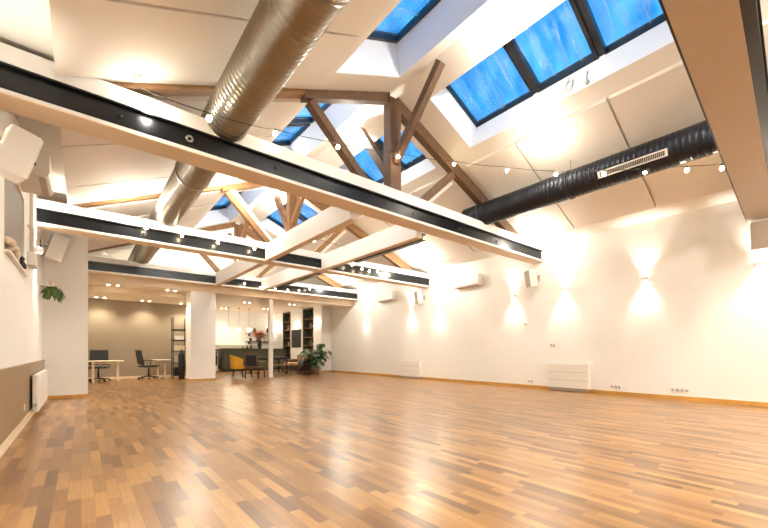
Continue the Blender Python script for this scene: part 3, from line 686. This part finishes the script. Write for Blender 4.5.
# ------------------------------------------------------------------ office furniture
def desk(x0, x1, y0, y1, label):
    t = thing('office_desk', label, 'desk', ((x0 + x1) / 2, (y0 + y1) / 2, 0)); a, b = (x1 - x0) / 2, (y1 - y0) / 2
    MB().box(-a, a, -b, b, .71, .74).build('desk_top', 'desk', t, bevel=.008)
    for s in (-1, 1):
        lg = MB(); lg.box(s * (a - .16) - .035, s * (a - .16) + .035, -.04, .04, .04, .71); lg.build('leg', 'desk', t)
        MB().box(s * (a - .16) - .03, s * (a - .16) + .03, -b + .05, b - .05, 0, .04).build('foot', 'desk', t, bevel=.008)
    MB().box(-a + .16, a - .16, -.02, .02, .62, .68).build('crossbar', 'desk', t)
def office_chair(x, y, rz, label):
    t = thing('office_chair', label, 'chair', (x, y, 0), rz); t.scale = (1.12, 1.12, 1.04)
    for k in range(5):
        a = 2 * PI * k / 5 + .3; e = (math.cos(a) * .3, math.sin(a) * .3, .07)
        MB().tube([(0, 0, .11), e], [.024, .016], 8).build('base_arm', 'black', t)
        MB().lathe((e[0], e[1], .032), [(.031, -.02), (.031, .02)], 12, (-math.sin(a), math.cos(a), 0)).build('castor', 'black', t)
    MB().tube([(0, 0, .1), (0, 0, .42)], [.03, .022], 10).build('gas_column', 'black', t)
    m = MB(); m.hexa([(-.24, -.24, .44), (.24, -.24, .44), (.25, .24, .44), (-.25, .24, .44), (-.24, -.25, .50), (.24, -.25, .50), (.24, .24, .50), (-.24, .24, .50)]); m.build('seat', 'mesh', t, bevel=.025)
    m = MB(); m.hexa([(-.23, .22, .56), (.23, .22, .56), (.23, .245, .56), (-.23, .245, .56), (-.22, .30, 1.04), (.22, .30, 1.04), (.22, .325, 1.04), (-.22, .325, 1.04)]); m.build('backrest', 'mesh', t, bevel=.01)
    m = MB(); m.tube([(-.235, .235, .55), (-.225, .315, 1.05), (.225, .315, 1.05), (.235, .235, .55), (-.235, .235, .55)], .014, 8); m.build('back_frame', 'black', t)
    MB().bar((0, .1, .42), (0, .28, .62), .06, .03).build('back_support', 'black', t)
    for s in (-1, 1):
        m = MB(); m.tube([(s * .25, .05, .45), (s * .29, .05, .5), (s * .29, .05, .67)], .014, 8); ar = m.build('armrest', 'black', t)
        MB().box(s * .29 - .035, s * .29 + .035, -.13, .14, .665, .69).build('arm_pad', 'black', ar, bevel=.01)
desk(.15, 1.14, 15.3, 16.0, 'pale office desk at the left, cut off by the white wall')
office_chair(.47, 16.35, -.1, 'black mesh office chair behind the left desk')
desk(2.15, 2.72, 16.35, 17.1, 'pale office desk at the right beside the black shelf')
office_chair(2.0, 16.6, PI / 2 + .25, 'black mesh office chair turned to the right desk')
# black shelf in office
t = thing('shelf_rack', 'tall narrow black rack of shelves beside the white pier', 'shelf', (2.92, 16.0, 0))
for sx in (-.22, .22):
    for sy in (-.15, .15): MB().box(sx - .012, sx + .012, sy - .012, sy + .012, 0, 2.35).build('upright', 'black', t)
for z in (.12, .6, 1.05, 1.45, 1.85): MB().box(-.24, .24, -.17, .17, z, z + .05 if z > 1.4 else z + .025).build('shelf_board', 'black', t)
def smallbox(x, y, z, a, b, c, m, name, label, cat, group=None):
    t = thing(name, label, cat, (x, y, z), group=group); MB().box(-a / 2, a / 2, -b / 2, b / 2, 0, c * .8).build('body', m, t, bevel=.006); MB().box(-a / 2 - .005, a / 2 + .005, -b / 2 - .005, b / 2 + .005, c * .8, c).build('lid', m, t)
smallbox(2.92, 15.98, 1.075, .34, .22, .2, 'cream', 'storage_box', 'cream storage box on the middle shelf of the black rack', 'box')
smallbox(2.92, 15.98, 1.5, .3, .22, .16, 'plastic', 'storage_box', 'white storage box on the second shelf of the black rack', 'box')
smallbox(2.92, 15.98, .625, .32, .24, .26, 'plasticg', 'storage_box', 'grey storage box low in the black rack', 'box')
smallbox(2.92, 15.98, .145, .34, .24, .3, 'black', 'storage_box', 'black storage box at the bottom of the black rack', 'box')
t = thing('coat', 'dark coat draped at the front of the black rack', 'coat', (2.95, 15.68, 0)); m = MB()
m.tube([(0, 0, .005), (.02, 0, .5), (0, .01, .9), (0, .03, 1.12)], [.1, .13, .11, .03], 12); m.build('cloth', 'black', t)

# ------------------------------------------------------------------ kitchen
t = thing('kitchen_counter', 'long olive green kitchen counter with dark top', 'counter', (7.2, 20.5, 0))
MB().box(-1.45, 2.0, -.28, .3, .08, 1.17).build('body', 'green', t); MB().box(-1.5, 2.05, -.33, .34, 1.17, 1.22).build('counter_top', 'ctop', t, bevel=.006); MB().box(-1.42, 1.95, -.22, .25, 0, .08).build('plinth', 'black', t)
for k in range(5): MB().box(-1.43 + k * .69, -1.42 + k * .69, -.286, -.28, .1, 1.15).build('panel_joint', 'ctop', t)
t = thing('kitchen_back_unit', 'low beige kitchen unit along the back wall', 'cabinet', (5.2, 21.6, 0))
MB().box(-1.4, 3.0, -.3, .38, .1, 1.16).build('body', 'green', t); MB().box(-1.4, 3.0, -.33, .38, 1.16, 1.2).build('worktop', 'stone', t); MB().box(-1.4, 3.0, -.2, .38, 0, .1).build('plinth', 'plastic', t)
MB().box(-1.4, 3.0, .36, .39, 1.2, 1.42).build('splashback', 'stone', t)
t = thing('oven', 'white built-in oven with a black glass door beside the pier', 'oven', (5.28, 20.85, 0))
MB().box(-.3, .3, -.3, .3, .1, 1.05).build('body', 'plastic', t); MB().box(-.26, .26, -.32, -.3, .32, .88).build('door', 'black', t, bevel=.006); MB().tube([(-.22, -.35, .84), (.22, -.35, .84)], .012, 8).build('handle', 'ducts', t); MB().box(-.28, .28, -.28, .28, 0, .1).build('plinth', 'plastic', t)
MB().box(-.27, .27, -.305, -.3, .91, 1.02).build('control_panel', 'black', t)
pl = ['left', 'middle', 'right']
for k, px in enumerate((228.6, 239, 249)):
    p = at_y(px, 330, 20.4)
    t = thing('pendant_lamp', 'glowing globe pendant above the green counter, %s of three' % pl[k], 'lamp', (p.x, p.y, p.z), group='globe pendants above the counter')
    MB().ball((0, 0, 0), .095, 18, 12).build('globe', 'globe', t); MB().tube([(0, 0, .11), (0, 0, .17)], .025, 10).build('cap', 'black', t)
    MB().tube([(0, 0, .17), (0, 0, 3.38 - p.z)], .005, 6).build('cord', 'black', t); MB().lathe((0, 0, 3.37 - p.z), [(.05, 0), (.05, .03)], 14).build('canopy', 'black', t)
    lamp('POINT', (0, 0, -.16), P_PEND, WARM, .1, t)
# open wall shelves at the back with pots
def at(px, y): r = ray(px, 340); return r.x * y / r.y
for z, l in ((2.1, 'upper'), (1.62, 'lower')):
    t = thing('wall_shelf', '%s white wall shelf on the kitchen back wall behind the flowers' % l, 'shelf', (8.25, 21.85, z)); MB().box(-.75, .9, -.15, .15, 0, .04).build('board', 'brown' if l == 'lower' else 'cream', t); MB().box(-.6, -.56, -.12, .14, -.12, 0).build('bracket', 'black', t); MB().box(.6, .64, -.12, .14, -.12, 0).build('bracket', 'black', t)
def vessel(x, y, z, r, h, m, name, label, cat, group=None):
    t = thing(name, label, cat, (x, y, z), group=group); MB().lathe((0, 0, 0), [(r * .7, 0), (r, h * .35), (r * .85, h * .7), (r * .45, h * .88), (r * .5, h), (r * .4, h), (r * .3, h * .8)], 14).build('body', m, t); MB().lathe((0, 0, h), [(r * .5, 0), (r * .48, .01), (.001, .014)], 12).build('rim', m, t)
for k, (x, z, r, h, m, l) in enumerate(((7.7, 2.14, .07, .22, 'brown', 'brown jug at the left of the upper kitchen shelf'), (8.0, 2.14, .1, .3, 'terra', 'tall clay pot on the upper kitchen shelf'), (8.4, 2.14, .08, .2, 'cream', 'cream pot on the upper kitchen shelf'), (8.8, 2.14, .09, .34, 'black', 'black jug at the right of the upper kitchen shelf'),
     (7.75, 1.66, .08, .2, 'black', 'dark pot at the left of the lower kitchen shelf'), (8.15, 1.66, .09, .16, 'terra', 'clay bowl pot on the lower kitchen shelf'), (8.6, 1.66, .07, .24, 'cream', 'cream jar on the lower kitchen shelf'))):
    vessel(x, 21.85, z, r, h, m, 'kitchen_pot', l, 'pot')
# vase with red flowers on counter
px_ = at(259.5, 20.45)
t = thing('flower_vase', 'black vase of red flowers on the green counter', 'vase', (px_, 20.45, 1.22))
MB().lathe((0, 0, 0), [(.09, 0), (.12, .2), (.09, .42), (.1, .46), (.08, .46), (.06, .3)], 16).build('vase', 'black', t)
m = MB(); rnd = random.Random(2)
st = MB()
for k in range(40):
    a = rnd.uniform(0, 2 * PI); rr = rnd.uniform(0, .28); c = Vector((math.cos(a) * rr, math.sin(a) * rr * .7, .58 + rnd.uniform(0, .38) * (1 - rr))); st.tube([(0, 0, .4), c], .006, 5)
    for j in range(6):
        b = 2 * PI * j / 6; leafblade(m, c, (math.cos(b), math.sin(b), .6), .2, .075, .5, n=3)
m.build('petals', 'red', t); st.build('stems', 'leafl', t)
for k in range(3): vessel(px_ - .9 + k * .22 + .0, 20.5, 1.22, .06, .12 + .04 * k, ['terra', 'brown', 'black'][k], 'counter_jar', ['small clay jar on the counter left of the flowers', 'small brown jar on the counter near the flowers', 'small black jar on the counter closest to the flowers'][k], 'jar')

# shelf wall (X=9.42 plane): white wall pieces with two recessed bookcases
SX = 9.42
mb = MB()
for (a, b) in ((16.55, 17.28), (18.5, 20.0), (21.1, 22.0)): mb.box(SX, SX + .12, a, b, 0, 3.4)
mb.box(SX + .5, SX + .56, 16.55, 22, 0, 3.4)
struct(mb.build('wall_shelf_side', 'wall'), 'white wall strips between the two tall bookcases')
def bookcase(y0, y1, label):
    t = thing('tall_bookcase', label, 'bookcase', (SX, (y0 + y1) / 2, 0)); L = (y1 - y0) / 2
    MB().box(.44, .48, -L, L, .02, 3.38).build('back_panel', 'shelfb', t)
    for s in (-1, 1): a, b = sorted((s * (L - .03), s * L)); MB().box(.02, .44, a, b, 0, 3.38).build('side_panel', 'green', t)
    for z in (.9, 1.35, 1.8, 2.3, 2.8, 3.34): MB().box(.04, .44, -L + .03, L - .03, z, z + .035).build('shelf_board', 'woodl', t)
    return t
bookcase(17.28, 18.5, 'tall bookcase with plants and books nearest the hall')
bookcase(20.0, 21.1, 'tall bookcase with books deeper in the kitchen')
proto = thing('book', 'upright book', 'book', (0, 0, -5)); bd = {}
first = {}
rnd = random.Random(11)
for ci, (y0, y1, cl) in enumerate(((17.28, 18.5, 'bookcase nearest the hall'), (20.0, 21.1, 'bookcase deeper in the kitchen'))):
    for si, z in enumerate((.9, 1.35, 1.8, 2.3)):
        y = y0 + .1 + (.35 if si % 2 else 0); nbk = 7 if ci == 0 else 9
        for k in range(nbk):
            th = rnd.choice((.03, .045)); m = rnd.choice('ABCD'); h = rnd.choice((.24, .28)); key = (th, m, h)
            if y + th > y1 - .1: break
            cname = {'A': 'navy', 'B': 'cream', 'C': 'rust red', 'D': 'olive'}[m]
            lab = '%s book standing on the %s shelf of the %s' % (cname, ('lowest', 'second', 'third', 'fourth')[si], cl)
            if key not in first:
                t = thing('book', lab, 'book', (SX + .15, y, z + .035))
                MB().box(0, .18, 0, th, 0, h).build('cover', 'book' + m, t); MB().box(.005, .182, .004, th - .004, .004, h + .002).build('pages', 'cream', t); first[key] = t
                t['group'] = 'books in the tall bookcases'
            else:
                dup(first[key], (SX + .15, y, z + .035), None, lab, 'books in the tall bookcases')
            y += th + .004
bpy.data.objects.remove(proto)
for (y, z, r, h, m, l) in ((18.2, 2.835, .09, .26, 'black', 'black vase on the top shelf of the bookcase nearest the hall'), (17.6, 2.335, .1, .2, 'cream', 'round cream vase on the fourth shelf of the bookcase nearest the hall'), (20.6, 2.835, .09, .3, 'terra', 'clay vase on the top shelf of the deeper bookcase')):
    vessel(SX + .24, y, z, r, h, m, 'shelf_vase', l, 'vase')
plant('shelf_plant', (SX + .2, 17.75, 2.835), 'trailing plant at the top of the bookcase nearest the hall', .08, .12, 24, .2, .15, .2, .05, 'leaf', .9, 'terra', seed=8)
plant('shelf_plant', (SX + .12, 17.6, 1.385), 'leafy plant low in the bookcase nearest the hall', .08, .12, 22, .12, .15, .2, .05, 'leaf', .9, 'cream', seed=9)
t = thing('blackboard', 'framed blackboard between the two bookcases', 'blackboard', (SX, 19.25, 1.3)); MB().box(-.025, -.003, -.55, .55, 0, .95).build('board', 'chalk', t); m = MB()
m.box(-.035, -.001, -.58, -.55, -.03, .98); m.box(-.035, -.001, .55, .58, -.03, .98); m.box(-.035, -.001, -.55, .55, -.03, 0); m.box(-.035, -.001, -.55, .55, .95, .98); m.build('frame', 'shelfb', t)
for y, l in ((16.85, 'glowing wall light on the white strip right of the bookcases'), (19.25, 'glowing wall light above the blackboard'), (21.55, 'glowing wall light left of the deeper bookcase')):
    t = thing('wall_sconce', l, 'wall light', (SX, y, 2.55)); MB().box(-.03, 0, -.03, .03, -.06, .06).build('mount', 'plasticg', t)
    MB().tube([(-.07, 0, -.09), (-.07, 0, .09)], .035, 12).build('shade', 'globe', t); lamp('POINT', (-.14, 0, 0), 3, NEUT, .05, t)

# sofa, monstera, chairs, tables
t = thing('sofa', 'dark brown leather sofa with tan cushions under the bookcases', 'sofa', (8.35, 16.9, 0))
MB().box(-.42, .55, -1.05, 1.05, .1, .36).build('base', 'leather', t, bevel=.03)
for s in (-1, 1): a, b = sorted((s * 1.05, s * .85)); MB().box(-.42, .55, a, b, .3, .66).build('armrest', 'leather', t, bevel=.06)
MB().box(.36, .6, -.86, .86, .35, .88).build('backrest', 'leather', t, bevel=.06)
for k in range(2): MB().box(-.4, .36, -.84 + k * .85, -.01 + k * .85, .37, .5).build('seat_cushion', 'cush', t, bevel=.04)
for sx in (-.36, .48):
    for sy in (-.95, .95): MB().box(sx - .03, sx + .03, sy - .03, sy + .03, 0, .1).build('leg', 'brown', t)
for k, l in enumerate(('tan pillow leaning at the near end of the sofa', 'tan pillow in the middle of the sofa', 'rust pillow at the far end of the sofa')):
    t = thing('pillow', l, 'pillow', (8.66, 16.35 + k * .5, .5)); q = MB(); R = Matrix.Rotation(.3, 3, 'Y')
    q.hexa([R @ Vector(p) for p in [(-.07, -.2, 0), (.03, -.2, 0), (.03, .2, 0), (-.07, .2, 0), (-.07, -.2, .4), (.03, -.2, .4), (.03, .2, .4), (-.07, .2, .4)]]).build('cover', 'cush' if k < 2 else 'terra', t, bevel=.045)
plant('potted_monstera', (8.35, 15.15, 0), 'big dark green monstera in a clay pot at the end of the sofa', .2, .36, 70, 1.1, .55, .36, .17, 'leaf', .8, 'terra', lobes=True, seed=4)

t = thing('yellow_chair', 'mustard yellow upholstered tub chair before the green counter', 'chair', (4.9, 15.25, 0), math.radians(66))
m = MB(); seg = 20; A = []
for k in range(seg + 1):
    a = math.radians(-35 + 250 * k / seg); hh = .72 + .2 * math.sin(max(0, min(PI, (a - math.radians(-35)) / math.radians(250) * PI))); A.append((a, hh))
for k in range(seg):
    (a, ha), (b, hb) = A[k], A[k + 1]
    def P(ang, r, z): return (math.cos(ang) * r, math.sin(ang) * r, z)
    m.hexa([P(a, .22, .36), P(a, .27, .36), P(b, .27, .36), P(b, .22, .36), P(a, .25, ha - .02), P(a, .32, ha), P(b, .32, hb), P(b, .25, hb - .02)])
m.build('shell', 'yellow', t); MB().lathe((0, 0, .34), [(.2, 0), (.25, .03), (.25, .1), (.2, .13), (.001, .13)], 20).build('seat', 'yellow', t)
for sx in (-1, 1):
    for sy in (-1, 1): MB().tube([(sx * .14, sy * .14, .35), (sx * .2, sy * .2, 0)], [.018, .011], 8).build('leg', 'black', t)

t = thing('wooden_armchair', 'dark wooden armchair with a black padded back, seen from behind', 'chair', (5.35, 14.6, 0), math.radians(131))
# front faces local -y
for sx in (-.27, .27):
    MB().tube([(sx, .25, 0), (sx, .22, .42), (sx * .95, .30, .98)], .024, 8).build('rear_leg', 'brown', t)
    MB().tube([(sx, -.26, 0), (sx, -.25, .63)], .022, 8).build('front_leg', 'brown', t)
    MB().tube([(sx, .24, .68), (sx * 1.05, -.05, .65), (sx * 1.05, -.32, .63)], [.02, .026, .028], 8).build('armrest', 'woodl', t)
MB().box(-.26, .26, -.25, .24, .36, .44).build('seat', 'leather', t, bevel=.02)
m = MB(); m.hexa([(-.22, .235, .48), (.22, .235, .48), (.22, .275, .48), (-.22, .275, .48), (-.21, .275, .9), (.21, .275, .9), (.21, .32, .9), (-.21, .32, .9)]); m.build('back_pad', 'black', t, bevel=.012)
MB().tube([(-.26, .3, .95), (-.12, .3, 1.0), (.12, .3, 1.0), (.26, .3, .95)], .03, 8).build('top_rail', 'brown', t); MB().bar((-.26, .25, .2), (.26, .25, .2), .03, .03).build('stretcher', 'brown', t)
t = thing('dining_table', 'dark dining table behind the white post', 'table', (7.0, 17.0, 0), .1)
MB().box(-.9, .7, -.45, .45, .74, .79).build('table_top', 'ctop', t, bevel=.008)
for sx in (-.82, .62):
    for sy in (-.38, .38): MB().box(sx - .035, sx + .035, sy - .035, sy + .035, 0, .74).build('leg', 'black', t)
MB().box(-.82, .62, -.4, .4, .66, .735).build('apron', 'black', t)
t = thing('low_table', 'low brown wooden table between the post and the sofa', 'table', (6.9, 15.7, 0), .1)
MB().box(-.5, .5, -.28, .28, .42, .46).build('table_top', 'woodl', t, bevel=.008)
for sx in (-.44, .44):
    for sy in (-.22, .22): MB().tube([(sx * .9, sy * .9, .42), (sx, sy, 0)], [.025, .018], 8).build('leg', 'brown', t)
MB().box(-.42, .42, -.2, .2, .16, .18).build('lower_shelf', 'brown', t)
